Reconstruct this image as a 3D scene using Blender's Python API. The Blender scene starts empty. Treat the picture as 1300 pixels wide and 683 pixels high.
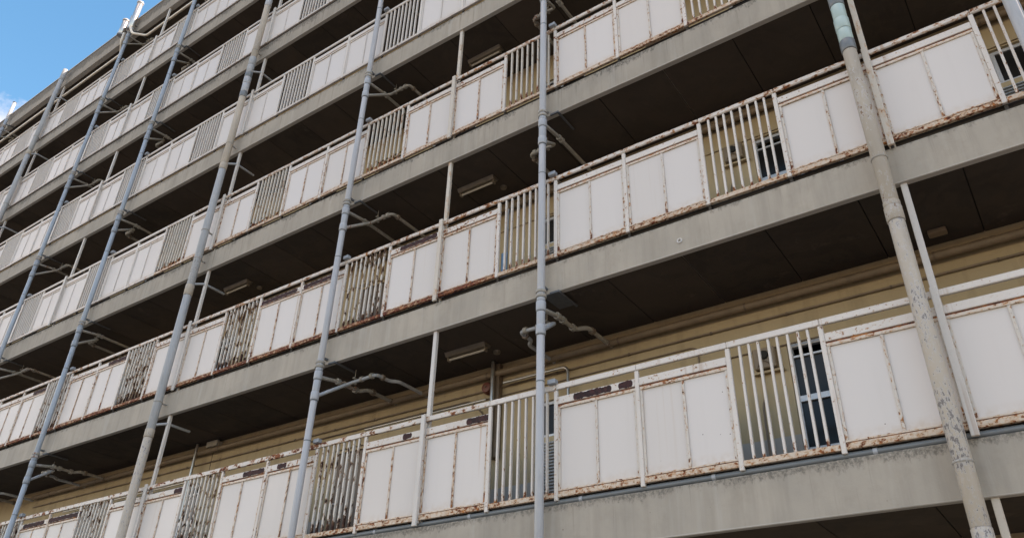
import bpy, math, random
from mathutils import Matrix, Vector, noise as mnoise
random.seed(7)
SC = bpy.context.scene
COL = SC.collection

# ------------------------------------------------------------------ camera
cam = bpy.data.cameras.new('camera')
cam.sensor_width = 36.0
cam.lens = 1010.7232 / 1300.0 * 36.0
cam.clip_start = 0.05
cam.clip_end = 3000
camo = bpy.data.objects.new('camera', cam)
COL.objects.link(camo)
def Rm(rx, ry, rz):
    return (Matrix.Rotation(rz, 3, 'Z') @ Matrix.Rotation(ry, 3, 'Y') @ Matrix.Rotation(rx, 3, 'X'))
camo.matrix_world = Matrix.Translation((0, -6.697, 0)) @ Rm(2.1243, -0.0270, 0.6104).to_4x4()
SC.camera = camo

# ------------------------------------------------------------------ light
SUN_EL, SUN_AZ = math.radians(48), math.radians(62)      # azimuth from +Y (behind the block) towards +X
world = bpy.data.worlds.new('World')
SC.world = world
world.use_nodes = True
wn, wl = world.node_tree.nodes, world.node_tree.links
wn.clear()
wout = wn.new('ShaderNodeOutputWorld')
bg = wn.new('ShaderNodeBackground')
bg.inputs['Strength'].default_value = 0.15
sky = wn.new('ShaderNodeTexSky')
sky.sky_type = 'NISHITA'
sky.sun_disc = False
sky.sun_elevation = SUN_EL
sky.sun_rotation = SUN_AZ
sky.air_density = 1.0
sky.dust_density = 0.3
sky.ozone_density = 0.1
# broken bright clouds, added to light the facade; offset keeps the visible corner clear
tc = wn.new('ShaderNodeTexCoord')
mp = wn.new('ShaderNodeMapping'); mp.inputs['Scale'].default_value = (1.2, 2.6, 3.5)
cn = wn.new('ShaderNodeTexNoise'); cn.inputs['Scale'].default_value = .85; cn.inputs['Detail'].default_value = 9; cn.inputs['Roughness'].default_value = .62
cr = wn.new('ShaderNodeMapRange'); cr.inputs['From Min'].default_value = .47; cr.inputs['From Max'].default_value = .66; cr.inputs['To Max'].default_value = .75
mp.inputs['Location'].default_value = (6.0, 6.0, 1.0)
mixc = wn.new('ShaderNodeMix'); mixc.data_type = 'RGBA'
mixc.inputs[7].default_value = (9.4, 8.6, 7.6, 1)
wl.new(tc.outputs['Generated'], mp.inputs['Vector']); wl.new(mp.outputs[0], cn.inputs['Vector'])
wl.new(cn.outputs[0], cr.inputs[0]); wl.new(cr.outputs[0], mixc.inputs[0])
hs = wn.new('ShaderNodeHueSaturation'); hs.inputs['Saturation'].default_value = 1.36; hs.inputs['Hue'].default_value = .487
wl.new(sky.outputs[0], hs.inputs['Color']); wl.new(hs.outputs[0], mixc.inputs[6]); wl.new(mixc.outputs[2], bg.inputs['Color'])
wl.new(bg.outputs[0], wout.inputs[0])

sun = bpy.data.lights.new('sun', 'SUN')
sun.energy = 4.0
sun.angle = math.radians(0.5)
sun.color = (1.0, .95, .87)
suno = bpy.data.objects.new('sun', sun)
COL.objects.link(suno)
sd = Vector((math.sin(SUN_AZ) * math.cos(SUN_EL), math.cos(SUN_AZ) * math.cos(SUN_EL), math.sin(SUN_EL)))
suno.rotation_euler = sd.to_track_quat('Z', 'Y').to_euler()
suno.location = sd * 60

SC.view_settings.view_transform = 'Standard'
SC.view_settings.look = 'None'
SC.view_settings.gamma = 1
SC.view_settings.exposure = 1.32
SC.view_settings.use_white_balance = True
SC.view_settings.white_balance_temperature = 8300
SC.view_settings.white_balance_tint = 25
SC.render.engine = 'CYCLES'
SC.cycles.max_bounces = 6
SC.cycles.diffuse_bounces = 3

# ------------------------------------------------------------------ materials
class NT:
    def __init__(s, name, rough=.6, metal=0.0, spec=.5):
        s.m = bpy.data.materials.new(name); s.m.use_nodes = True
        s.t = s.m.node_tree; s.b = s.t.nodes['Principled BSDF']
        s.b.inputs['Roughness'].default_value = rough
        s.b.inputs['Metallic'].default_value = metal
        s.b.inputs['Specular IOR Level'].default_value = spec
        s.geo = s.t.nodes.new('ShaderNodeNewGeometry').outputs['Position']
        s.obj = s.t.nodes.new('ShaderNodeTexCoord').outputs['Object']
    def put(s, inp, v):
        if isinstance(v, (int, float)): inp.default_value = v
        elif isinstance(v, tuple): inp.default_value = v if len(v) == 4 or inp.type == 'VECTOR' else v + (1,)
        else: s.t.links.new(v, inp)
    def noise(s, scale, detail=4, rough=.55, vec=None, sc=None, dist=0, off=None):
        n = s.t.nodes.new('ShaderNodeTexNoise')
        n.inputs['Scale'].default_value = scale; n.inputs['Detail'].default_value = detail
        n.inputs['Roughness'].default_value = rough; n.inputs['Distortion'].default_value = dist
        v = vec or s.geo
        if sc or off:
            m = s.t.nodes.new('ShaderNodeMapping')
            if sc: m.inputs['Scale'].default_value = sc
            if off: m.inputs['Location'].default_value = off
            s.t.links.new(v, m.inputs[0]); v = m.outputs[0]
        s.t.links.new(v, n.inputs['Vector'])
        return n.outputs[0]
    def rng(s, v, a, b, c=0., d=1., smooth=False):
        n = s.t.nodes.new('ShaderNodeMapRange')
        if smooth: n.interpolation_type = 'SMOOTHSTEP'
        s.put(n.inputs[0], v)
        for i, x in enumerate((a, b, c, d)): s.put(n.inputs[i + 1], x)
        return n.outputs[0]
    def math(s, op, a, b=0.):
        n = s.t.nodes.new('ShaderNodeMath'); n.operation = op
        s.put(n.inputs[0], a); s.put(n.inputs[1], b)
        return n.outputs[0]
    def mix(s, f, a, b, mode='MIX'):
        n = s.t.nodes.new('ShaderNodeMix'); n.data_type = 'RGBA'; n.blend_type = mode
        s.put(n.inputs[0], f); s.put(n.inputs[6], a); s.put(n.inputs[7], b)
        return n.outputs[2]
    def z(s, obj=True):
        n = s.t.nodes.new('ShaderNodeSeparateXYZ'); s.t.links.new(s.obj if obj else s.geo, n.inputs[0])
        return n.outputs[2]
    def col(s, v): s.put(s.b.inputs['Base Color'], v)
    def bump(s, h, strength=.4, dist=.004):
        n = s.t.nodes.new('ShaderNodeBump'); n.inputs['Strength'].default_value = strength; n.inputs['Distance'].default_value = dist
        s.t.links.new(h, n.inputs['Height']); s.t.links.new(n.outputs[0], s.b.inputs['Normal'])

def rust_colour(n, sc=38, dark=(.035, .012, .009), mid=(.18, .045, .015), pale=(.46, .18, .055), lo=.38, hi=.58):
    a = n.noise(sc, 5, .7)
    b = n.noise(sc * .35, 3, .6, off=(3, 1, 7))
    c = n.mix(n.rng(a, lo, hi), dark, mid)
    return n.mix(n.rng(b, .5, .68), c, pale)

def paint(name, base, amount, scale=16, foot=0., foot_h=.16, stretch=(1, 1, .45), halo=.05, pale=(.48, .18, .05), dark=(.040, .012, .009), mid=(.20, .050, .016), rough=.45, cluster=.22, dirt=.25, drip=.35):
    """old gloss paint with rusted chips; amount = share of rust, 0..1"""
    n = NT(name, rough)
    v = n.noise(scale, 6, .68, sc=stretch)
    low = n.noise(1.7, 3, .5, off=(11, 5, 2))
    v = n.math('ADD', v, n.math('MULTIPLY', n.math('SUBTRACT', low, .5), cluster))
    if foot: v = n.math('ADD', v, n.rng(n.z(), 0, foot_h, foot, 0.))
    thr = .72 - amount * .45
    mask = n.rng(v, thr, thr + .025)
    hm = n.rng(v, thr - halo, thr, 0., .75)
    d = n.noise(2.3, 5, .65, sc=(1, 1, .5), off=(5, 9, 1))
    fine = n.noise(60, 3, .6)
    p = n.mix(n.rng(d, .35, .75, 0., dirt), base, (base[0] * .62, base[1] * .56, base[2] * .47))
    p = n.mix(n.rng(fine, .58, .75, 0., .25), p, (base[0] * .6, base[1] * .52, base[2] * .42))
    p = n.mix(hm, p, (.50, .27, .12))
    dr = n.noise(11, 3, .6, sc=(1, 1, .04), off=(2, 7, 3))
    p = n.mix(n.rng(dr, .62, .70, 0., drip), p, (.36, .19, .09))
    n.col(n.mix(mask, p, rust_colour(n, pale=pale, dark=dark, mid=mid)))
    n.put(n.b.inputs['Roughness'], n.rng(mask, 0, 1, rough, .92))
    n.bump(n.math('ADD', n.math('MULTIPLY', mask, -1.), n.math('MULTIPLY', fine, .25)), .5, .003)
    return n.m

WHITE = (.68, .63, .58)
M = {}
M['rail_clean'] = paint('rail paint sound', WHITE, .0)
M['rail_spotted'] = paint('rail paint spotted', WHITE, .16, 34, stretch=(.8, 1, 1))
M['rail_worn'] = paint('rail paint worn', (.65, .60, .55), .25, 26, stretch=(.8, 1, 1), drip=.5)
M['rail_flaking'] = paint('handrail paint flaking', (.66, .605, .55), .33, 24, stretch=(.7, 1, 1), halo=.08, drip=.6, pale=(.50, .22, .07), mid=(.27, .08, .025))
M['rail_peeled'] = paint('handrail paint peeled', (.64, .59, .54), .38, 17, stretch=(.6, 1, 1), halo=.05, pale=(.34, .12, .05), drip=.6)
M['bar_clean'] = paint('bar paint sound', WHITE, .0, foot=.08)
M['bar_spotted'] = paint('bar paint spotted', WHITE, .14, 26, foot=.20, foot_h=.12)
M['bar_worn'] = paint('bar paint worn', (.62, .57, .50), .20, 20, foot=.2)
M['bar_peeled'] = paint('bar paint peeling', (.64, .60, .55), .37, 17, foot=.16, pale=(.20, .10, .055), mid=(.06, .022, .014), dark=(.018, .009, .008), dirt=.4, halo=.025)
M['mull_clean'] = paint('mullion paint sound', (.62, .58, .54), .06, 40, halo=.06)
M['mull_spotted'] = paint('mullion paint specked', (.62, .57, .51), .26, 42, halo=.08, foot=.10)
M['mull_worn'] = paint('mullion paint rusting', (.60, .52, .44), .35, 38, halo=.10, foot=.12, drip=.7)
OR, ORM = (.50, .175, .045), (.25, .06, .018)
M['lip_clean'] = paint('trim faint rust', (.66, .60, .54), .14, 40, stretch=(.6, 1, 1), halo=.07)
M['lip_rusty'] = paint('trim orange tinted', (.65, .56, .47), .27, 42, stretch=(.6, 1, 1), halo=.12, pale=OR, mid=ORM)
M['line_clean'] = paint('seam light rust', (.52, .40, .30), .40, 30, stretch=(.25, 1, 1), halo=.15, pale=OR, mid=ORM)
M['line_rusty'] = paint('seam heavy rust', (.36, .15, .07), .80, 30, stretch=(.25, 1, 1), halo=.15, pale=OR, mid=ORM)
M['lower_rusty'] = paint('lower rail rust', (.62, .52, .42), .37, 34, stretch=(.8, 1, 1), halo=.14, pale=OR, mid=ORM)
M['lower_clean'] = paint('lower rail light rust', (.60, .55, .50), .20, 30, stretch=(.7, 1, 1))
M['lower_heavy'] = paint('lower rail heavy rust', (.40, .24, .15), .60, 34, stretch=(.7, 1, 1), halo=.14, pale=(.36, .14, .06), mid=(.20, .05, .025))
M['post_paint'] = paint('post paint', (.62, .585, .545), .05, 18, halo=.05)
M['post_rusty'] = paint('post paint yellowed', (.60, .54, .46), .12, 14, halo=.12)

def patch_mat():
    n = NT('bare maroon rust', .85)
    n.col(n.mix(n.rng(n.noise(22, 5, .7), .4, .65), (.020, .009, .010), (.075, .022, .020)))
    n.bump(n.noise(45, 5, .7), .6, .004)
    return n.m
M['patch'] = patch_mat()

def panel_mat(name, spots=False, streak=False):
    n = NT(name, .42)
    base = (.68, .633, .598)
    a = n.noise(.9, 3, .5, sc=(1, 1, .6))
    b = n.noise(9, 5, .6, sc=(1, 1, .08), off=(2, 0, 0))
    c = n.mix(n.rng(a, .3, .7, 0., .35), base, (.62, .60, .58))
    c = n.mix(n.rng(b, .55, .85, 0., .14), c, (.50, .46, .42))
    zz = n.z()
    # grime that gathers in the lowest hand's breadth of a sheet
    g = n.math('MULTIPLY', n.rng(zz, 0., .10, 1., 0.), n.rng(n.noise(14, 4, .6), .35, .7))
    c = n.mix(n.math('MULTIPLY', g, .5), c, (.50, .35, .22))
    inf = n.t.nodes.new('ShaderNodeObjectInfo')
    c = n.mix(n.rng(inf.outputs['Random'], 0., 1., 0., .38), c, (.59, .535, .48))
    st = n.math('MULTIPLY', n.rng(n.noise(17, 3, .55, sc=(1, 1, .02), off=(1, 8, 4)), .60, .72), n.rng(zz, .0, .85, .15, 1.))
    c = n.mix(n.math('MULTIPLY', st, n.rng(inf.outputs['Random'], .5, 1., 0., .35)), c, (.50, .38, .27))
    if streak:
        s = n.noise(26, 2, .5, sc=(1, 1, .015))
        m = n.math('MULTIPLY', n.rng(s, .60, .68), n.rng(zz, .25, .85))
        c = n.mix(n.math('MULTIPLY', m, .55), c, (.48, .27, .13))
    v = n.t.nodes.new('ShaderNodeTexVoronoi'); v.inputs['Scale'].default_value = 9 if spots else 3.2
    n.t.links.new(n.geo, v.inputs['Vector'])
    keep = n.rng(n.noise(3.1, 1, .5, off=(4, 4, 4)), .50 if spots else .60, .52 if spots else .62)
    dot = n.math('MULTIPLY', n.rng(v.outputs['Distance'], .035 if spots else .016, .05 if spots else .022, 1., 0.), keep)
    c = n.mix(dot, c, (.10, .06, .04))
    n.col(c)
    n.put(n.b.inputs['Roughness'], n.rng(a, .3, .7, .36, .55))
    n.bump(n.noise(2.0, 2, .5), .12, .01)
    return n.m
M['panel'] = panel_mat('white sheet panel')
M['panel_spots'] = panel_mat('white sheet panel pitted', spots=True)
M['panel_streak'] = panel_mat('white sheet panel streaked', streak=True)

def fascia_mat(name, age):
    n = NT(name, .88)
    base = tuple(v * (1 - .25 * age) for v in (.47, .415, .345))
    a = n.noise(1.1, 6, .6)
    b = n.noise(7, 5, .65, sc=(1, 1, .10))
    f = n.noise(70, 4, .7)
    c = n.mix(n.rng(a, .3, .7), base, tuple(v * (1 - .25 * age) for v in (.36, .325, .275)))
    c = n.mix(n.rng(b, .45, .8, 0., .35 + .3 * age), c, (.20, .175, .14))
    bl = n.noise(3.2, 6, .75, off=(7, 7, 2))
    c = n.mix(n.rng(bl, .50, .68, 0., .25), c, (.27, .23, .18))
    w = n.noise(5, 4, .6, sc=(1, 1, .06), off=(9, 2, 0))
    c = n.mix(n.rng(w, .58, .75, 0., .35), c, (.52, .50, .46))
    zz = n.z()
    # ragged black mould hanging from the top arris
    r = n.noise(16, 6, .75, sc=(1, 1, .45))
    big = n.noise(1.6, 3, .6, off=(3, 3, 3))
    reach = n.math('ADD', n.rng(r, .38, .74, 0.015, .10 + .18 * age), n.rng(big, .4, .7, -.02, .02 + .10 * age))
    edge = n.math('SUBTRACT', .435, reach)
    m = n.math('MULTIPLY', n.rng(n.math('SUBTRACT', zz, edge), -.02, .03), n.rng(n.noise(34, 5, .7), .36, .56))
    c = n.mix(n.math('MULTIPLY', m, .60 + .25 * age), c, (.055, .05, .04))
    dk = n.noise(13, 4, .7, sc=(1, 1, .035), off=(0, 4, 6))
    dm = n.math('MULTIPLY', n.rng(dk, .60 - .06 * age, .72), n.rng(zz, -.1, .43, 0., 1.))
    c = n.mix(n.math('MULTIPLY', dm, .40 + .55 * age), c, (.07, .06, .045))
    # worn bright arris along the bottom
    lip = n.rng(zz, .004, .014, 1., 0.)
    c = n.mix(n.math('MULTIPLY', lip, .55), c, (.62, .60, .56))
    v = n.t.nodes.new('ShaderNodeTexVoronoi'); v.inputs['Scale'].default_value = 7
    n.t.links.new(n.geo, v.inputs['Vector'])
    keep = n.rng(n.noise(1.3, 1, .5, off=(8, 4, 1)), .56, .60)
    c = n.mix(n.math('MULTIPLY', n.rng(v.outputs['Distance'], .035, .05, 1., 0.), keep), c, (.09, .07, .055))
    n.col(c)
    n.bump(n.math('ADD', f, n.math('MULTIPLY', a, 2.)), .35, .004)
    return n.m
M['fascia'] = fascia_mat('painted concrete edge', .15)
M['fascia_mid'] = fascia_mat('weathered concrete edge', .5)
M['fascia_old'] = fascia_mat('stained concrete edge', 1.0)

def simple(name, base, rough=.7, var=.25, scale=6, metal=0., bump=.2, sc=None, dark=None):
    n = NT(name, rough, metal)
    dark = dark or tuple(x * .55 for x in base)
    c = n.mix(n.rng(n.noise(scale, 6, .65, sc=sc), .35, .75, 0., min(1, var * 2)), base, dark)
    c = n.mix(n.rng(n.noise(scale * 9, 4, .7), .5, .8, 0., var), c, dark)
    n.col(c)
    if bump: n.bump(n.noise(scale * 6, 5, .6), bump, .004)
    return n.m
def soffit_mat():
    n = NT('dark concrete soffit', .95, spec=.2)  # overall tone set well below plain concrete
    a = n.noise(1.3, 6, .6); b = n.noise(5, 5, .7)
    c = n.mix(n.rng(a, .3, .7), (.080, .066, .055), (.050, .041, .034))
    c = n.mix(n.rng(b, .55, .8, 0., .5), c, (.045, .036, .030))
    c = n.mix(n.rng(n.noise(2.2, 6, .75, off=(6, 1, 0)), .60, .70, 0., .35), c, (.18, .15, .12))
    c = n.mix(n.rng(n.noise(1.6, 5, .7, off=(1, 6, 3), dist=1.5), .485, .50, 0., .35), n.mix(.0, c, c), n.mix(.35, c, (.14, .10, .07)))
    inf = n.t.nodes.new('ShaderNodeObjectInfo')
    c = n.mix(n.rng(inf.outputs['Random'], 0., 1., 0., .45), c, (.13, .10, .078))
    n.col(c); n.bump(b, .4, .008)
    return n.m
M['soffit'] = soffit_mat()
M['slab_dark'] = simple('joint concrete', (.06, .052, .045), .95)
M['roof'] = simple('roof felt', (.22, .215, .20), .9)
def wall_mat():
    n = NT('ochre wall paint', .75)
    a = n.noise(1.2, 5, .6); b = n.noise(6, 5, .6, sc=(1, 1, .15))
    up = n.mix(n.rng(a, .3, .7, 0., .5), (.44, .335, .20), (.36, .27, .155))
    up = n.mix(n.rng(b, .5, .8, 0., .6), up, (.22, .155, .085))
    dn = n.mix(n.rng(a, .3, .7), (.36, .345, .315), (.30, .285, .26))
    n.col(n.mix(n.rng(n.z(), 1.18, 1.19), dn, up))
    n.bump(n.noise(40, 4, .6), .3, .003)
    return n.m
M['wall'] = wall_mat()
M['wall_trim'] = simple('ochre trim', (.44, .33, .20), .7)
M['duct_brown'] = simple('brown painted pipe', (.26, .19, .125), .55, .4, 5)
M['conduit_dark'] = simple('dark conduit', (.17, .12, .08), .5, .3, 8)
M['steel'] = simple('bright galvanised conduit', (.55, .53, .50), .30, .15, 14, metal=.85, bump=.05)
M['cream_pipe'] = simple('cream lagged pipe', (.84, .77, .66), .35, .12, 10)
M['door'] = simple('brown steel door', (.12, .075, .045), .45, .2, 3)
M['frame'] = simple('aluminium window frame', (.55, .56, .57), .35, .15, 12, metal=.3, bump=.05)
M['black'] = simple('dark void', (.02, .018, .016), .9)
M['box_grey'] = simple('grey plastic box', (.30, .33, .36), .4, .2, 10)
M['box_cream'] = simple('cream box', (.50, .46, .38), .5, .25, 10)
M['louvre'] = simple('grey louvre', (.42, .42, .41), .5, .2, 8)
M['green'] = simple('green plastic', (.03, .20, .07), .5, .2, 20)
M['blue'] = simple('light blue board', (.25, .47, .72), .5, .15, 10)
M['bell'] = simple('red bell', (.16, .045, .03), .5, .2, 20)
M['lampbody'] = simple('cream lamp housing', (.21, .175, .13), .45, .35, 12)
M['tube'] = simple('unlit tube', (.55, .52, .46), .25, .05, 12, bump=0)
M['dark_metal'] = simple('grey bracket steel', (.10, .11, .12), .5, .3, 16)
M['ring'] = simple('white plug', (.60, .58, .55), .5, .1, 20)
M['white_vent'] = simple('white vent', (.55, .55, .55), .35, .08, 8)
def glass_mat():
    n = NT('window glass', .15, 0, .22)
    n.col(n.mix(n.rng(n.noise(.8, 2, .5), .4, .6), (.014, .013, .012), (.035, .033, .032)))
    n.bump(n.noise(1.2, 2, .5), .06, .02)
    return n.m
M['glass'] = glass_mat()
def pvc(name, base, chips=0., under=(.12, .13, .15), chipscale=34, rough=.38, dirt=.3):
    n = NT(name, rough)
    a = n.noise(2.2, 5, .6, sc=(1, 1, .3)); b = n.noise(15, 5, .6, sc=(1, 1, .2))
    c = n.mix(n.rng(a, .3, .7, 0., dirt), base, tuple(x * .72 for x in base))
    c = n.mix(n.rng(b, .55, .85, 0., dirt), c, tuple(x * .5 for x in base))
    if chips:
        v = n.math('ADD', n.noise(chipscale, 6, .72, sc=(1, 1, .42)), n.math('MULTIPLY', n.math('SUBTRACT', n.noise(1.4, 2, .5), .5), .5))
        m = n.rng(v, .70 - chips * .3, .72 - chips * .3)
        hm = n.rng(v, .62 - chips * .3, .70 - chips * .3, 0., .8)
        c = n.mix(hm, c, (.49, .48, .47))
        c = n.mix(m, c, under)
        n.bump(n.math('MULTIPLY', m, -1.), .5, .002)
    n.col(c)
    return n.m
M['pvc_blue'] = pvc('blue grey pipe', (.45, .465, .485), dirt=.5)
M['pvc_blue_far'] = pvc('bluer painted pipe', (.33, .40, .47), dirt=.5)
M['pvc_fit_far'] = pvc('bluer fitting', (.30, .35, .40), dirt=.6)
M['pvc_fit'] = pvc('grey fitting', (.41, .44, .47), dirt=.5)
M['pvc_dark'] = pvc('dark grey fitting', (.17, .19, .20))
M['pvc_teal'] = pvc('pale teal fitting', (.42, .55, .52))
M['pvc_beige'] = pvc('beige painted pipe', (.47, .405, .325), .16, (.24, .15, .09), 30, .6, .8)
M['pvc_chip'] = pvc('beige pipe with flaking paint', (.48, .415, .335), .36, (.19, .17, .16), 52, .55, .4)
M['pvc_grey'] = pvc('weathered grey pipe', (.37, .39, .40), .18, (.20, .21, .22), 26, .5, .5)
M['branch'] = pvc('grimy branch pipe', (.36, .335, .29), .25, (.20, .09, .05), 22, .6, .8)
M['branch_brown'] = pvc('brown grimy branch pipe', (.22, .165, .12), .2, (.10, .05, .03), 22, .6, .8)
def ground_mat():
    n = NT('asphalt', .9)
    c = n.mix(n.rng(n.noise(.15, 6, .6), .3, .7), (.05, .05, .052), (.075, .073, .07))
    c = n.mix(n.rng(n.noise(45, 4, .7), .5, .75, 0., .5), c, (.11, .105, .10))
    n.col(c); n.bump(n.noise(60, 4, .6), .5, .01)
    return n.m
M['asphalt'] = ground_mat()
M['paving'] = simple('concrete apron', (.20, .195, .185), .9)

# ------------------------------------------------------------------ mesh helpers
class MB:
    def __init__(s): s.v = []; s.f = []
    def raw(s, v, f):
        k = len(s.v); s.v += [tuple(x) for x in v]; s.f += [tuple(i + k for i in q) for q in f]
    def box(s, x0, x1, y0, y1, z0, z1):
        s.raw([(x0, y0, z0), (x1, y0, z0), (x1, y1, z0), (x0, y1, z0), (x0, y0, z1), (x1, y0, z1), (x1, y1, z1), (x0, y1, z1)],
              [(0, 3, 2, 1), (4, 5, 6, 7), (0, 1, 5, 4), (1, 2, 6, 5), (2, 3, 7, 6), (3, 0, 4, 7)])
    def cbox(s, x0, x1, y0, y1, z0, z1, c=.004):
        """box with chamfered edges"""
        V = []
        def p(*a): V.append(a); return len(V) - 1
        X = (x0, x1); Y = (y0, y1); Z = (z0, z1)
        ix = {}
        for i in (0, 1):
            for j in (0, 1):
                for k in (0, 1):
                    sx, sy, sz = (c, -c)[i], (c, -c)[j], (c, -c)[k]
                    ix[i, j, k, 'x'] = p(X[i], Y[j] + sy, Z[k] + sz)
                    ix[i, j, k, 'y'] = p(X[i] + sx, Y[j], Z[k] + sz)
                    ix[i, j, k, 'z'] = p(X[i] + sx, Y[j] + sy, Z[k])
        F = []
        def face(l, flip): F.append(tuple(l[::-1] if flip else l))
        for i in (0, 1):
            face([ix[i, 0, 0, 'x'], ix[i, 1, 0, 'x'], ix[i, 1, 1, 'x'], ix[i, 0, 1, 'x']], i == 0)
            face([ix[0, i, 0, 'y'], ix[1, i, 0, 'y'], ix[1, i, 1, 'y'], ix[0, i, 1, 'y']], i == 1)
            face([ix[0, 0, i, 'z'], ix[1, 0, i, 'z'], ix[1, 1, i, 'z'], ix[0, 1, i, 'z']], i == 0)
        for i in (0, 1):
            for j in (0, 1):
                face([ix[i, j, 0, 'x'], ix[i, j, 1, 'x'], ix[i, j, 1, 'y'], ix[i, j, 0, 'y']], (i + j) % 2 == 1)
                face([ix[0, i, j, 'y'], ix[1, i, j, 'y'], ix[1, i, j, 'z'], ix[0, i, j, 'z']], (i + j) % 2 == 1)
                face([ix[i, 0, j, 'x'], ix[i, 0, j, 'z'], ix[i, 1, j, 'z'], ix[i, 1, j, 'x']], (i + j) % 2 == 1)
        for i in (0, 1):
            for j in (0, 1):
                for k in (0, 1):
                    face([ix[i, j, k, 'x'], ix[i, j, k, 'y'], ix[i, j, k, 'z']], (i + j + k) % 2 == 0)
        s.raw(V, F)
    def tube(s, pts, r, seg=14, cap=True, bend=0.0, rz=None):
        P = [Vector(p) for p in pts]
        if bend:
            Q = [P[0]]
            for a, b, c in zip(P, P[1:], P[2:]):
                u = (a - b).normalized(); w = (c - b).normalized()
                d = min(bend, (a - b).length * .45, (c - b).length * .45)
                A, C = b + u * d, b + w * d
                for t in (0, .25, .5, .75, 1):
                    Q.append(A * (1 - t) ** 2 + b * (2 * t * (1 - t)) + C * t * t)
            Q.append(P[-1]); P = Q
        k = len(s.v); n = len(P)
        T = []
        for i in range(n):
            t = (P[min(i + 1, n - 1)] - P[max(i - 1, 0)]).normalized(); T.append(t)
        up = Vector((0, 0, 1)) if abs(T[0].z) < .9 else Vector((1, 0, 0))
        U = (up - T[0] * up.dot(T[0])).normalized()
        for i in range(n):
            U = (U - T[i] * U.dot(T[i])).normalized(); W = T[i].cross(U)
            rr = r if not isinstance(r, (list, tuple)) else r[i]
            for q in range(seg):
                a = 2 * math.pi * q / seg
                s.v.append(tuple(P[i] + (U * math.cos(a) + W * math.sin(a)) * rr))
        for i in range(n - 1):
            for q in range(seg):
                q2 = (q + 1) % seg
                s.f.append((k + i * seg + q, k + i * seg + q2, k + (i + 1) * seg + q2, k + (i + 1) * seg + q))
        if cap:
            s.f.append(tuple(k + q for q in range(seg))[::-1]); s.f.append(tuple(k + (n - 1) * seg + q for q in range(seg)))
    def mesh(s, name, mat, smooth=False):
        me = bpy.data.meshes.new(name); me.from_pydata(s.v, [], s.f); me.materials.append(M[mat])
        if smooth:
            me.shade_smooth()
            try: me.set_sharp_from_angle(angle=math.radians(40))
            except Exception: pass
        me.update()
        return me

def link(name, me, parent=None, loc=(0, 0, 0)):
    o = bpy.data.objects.new(name, me); COL.objects.link(o); o.location = loc
    if parent: o.parent = parent
    return o
def thing(name, label, cat, loc=(0, 0, 0), group=None):
    o = bpy.data.objects.new(name, None); COL.objects.link(o); o.location = loc; o.empty_display_size = .1
    o['label'] = label; o['category'] = cat
    if group: o['group'] = group
    return o
def tag(o, label, cat, group=None):
    o['label'] = label; o['category'] = cat
    if group: o['group'] = group
    return o
def struct(o): o['kind'] = 'structure'; return o
CACHE = {}
def cb(parent, name, mat, w, d, h, loc, c=.004, kind='box', label=None):
    """chamfered box part, origin at its left-front-bottom; mesh shared by size and material"""
    key = (round(w, 4), round(d, 4), round(h, 4), mat, c)
    if key not in CACHE:
        m = MB(); m.cbox(0, w, 0, d, 0, h, min(c, w / 3, d / 3, h / 3)); CACHE[key] = m.mesh(name, mat)
    o = link(name, CACHE[key], parent, loc)
    if label: o['label'] = label
    return o

# ------------------------------------------------------------------ the block: levels and rhythm
LOW = [1.722, 4.591, 7.326, 10.059, 12.662, 15.222]     # under side of each gallery edge
ROOF = 17.892
GROUND = -1.5
FAS = [.443, .405, .405, .405, .405, .405]
FOOT = [.510, .470, .470, .462, .458, .458]              # underside of bottom rail, above LOW
TOP = [1.714, 1.664, 1.635, 1.60, 1.51, 1.47]            # top of handrail, above LOW
X0, X1 = -33.0, 4.6
YW = 1.30
PERIOD = 5.5555
COL0 = -0.484
NODES = [0, -.957, -1.825, -2.78, -3.735, -4.60]
ORD = ['first', 'second', 'third', 'fourth', 'fifth', 'top']
FLOOR = ['lowest gallery in view', 'second gallery from the bottom', 'third gallery from the bottom', 'fourth gallery from the bottom', 'fifth gallery from the bottom', 'top gallery under the roof']
SPAN = [(-17.5, 3.6), (-19.5, 3.6), (-21.5, 3.6), (-24.5, 1.5), (-28.0, -2.0), (-31.5, -8.0)]   # stretch of each rail in or near the view

ground = MB(); ground.raw([(-700, -700, GROUND), (700, -700, GROUND), (700, 700, GROUND), (-700, 700, GROUND)], [(0, 1, 2, 3)])
struct(link('ground', ground.mesh('ground', 'asphalt')))
ap = MB(); ap.cbox(X0 - 1, X1 + 1, -1.0, 9.5, GROUND - .2, GROUND + .12, .02)
struct(link('pavement', ap.mesh('pavement', 'paving')))

bld = thing('apartment_building', 'weathered concrete apartment block with open access galleries on every floor', 'building', (X0, 0, GROUND))
def bpart(name, me, loc=(0, 0, 0), label=None):
    o = link(name, me, bld, (loc[0] - X0, loc[1], loc[2] - GROUND))
    if label: o['label'] = label
    return o

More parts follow.
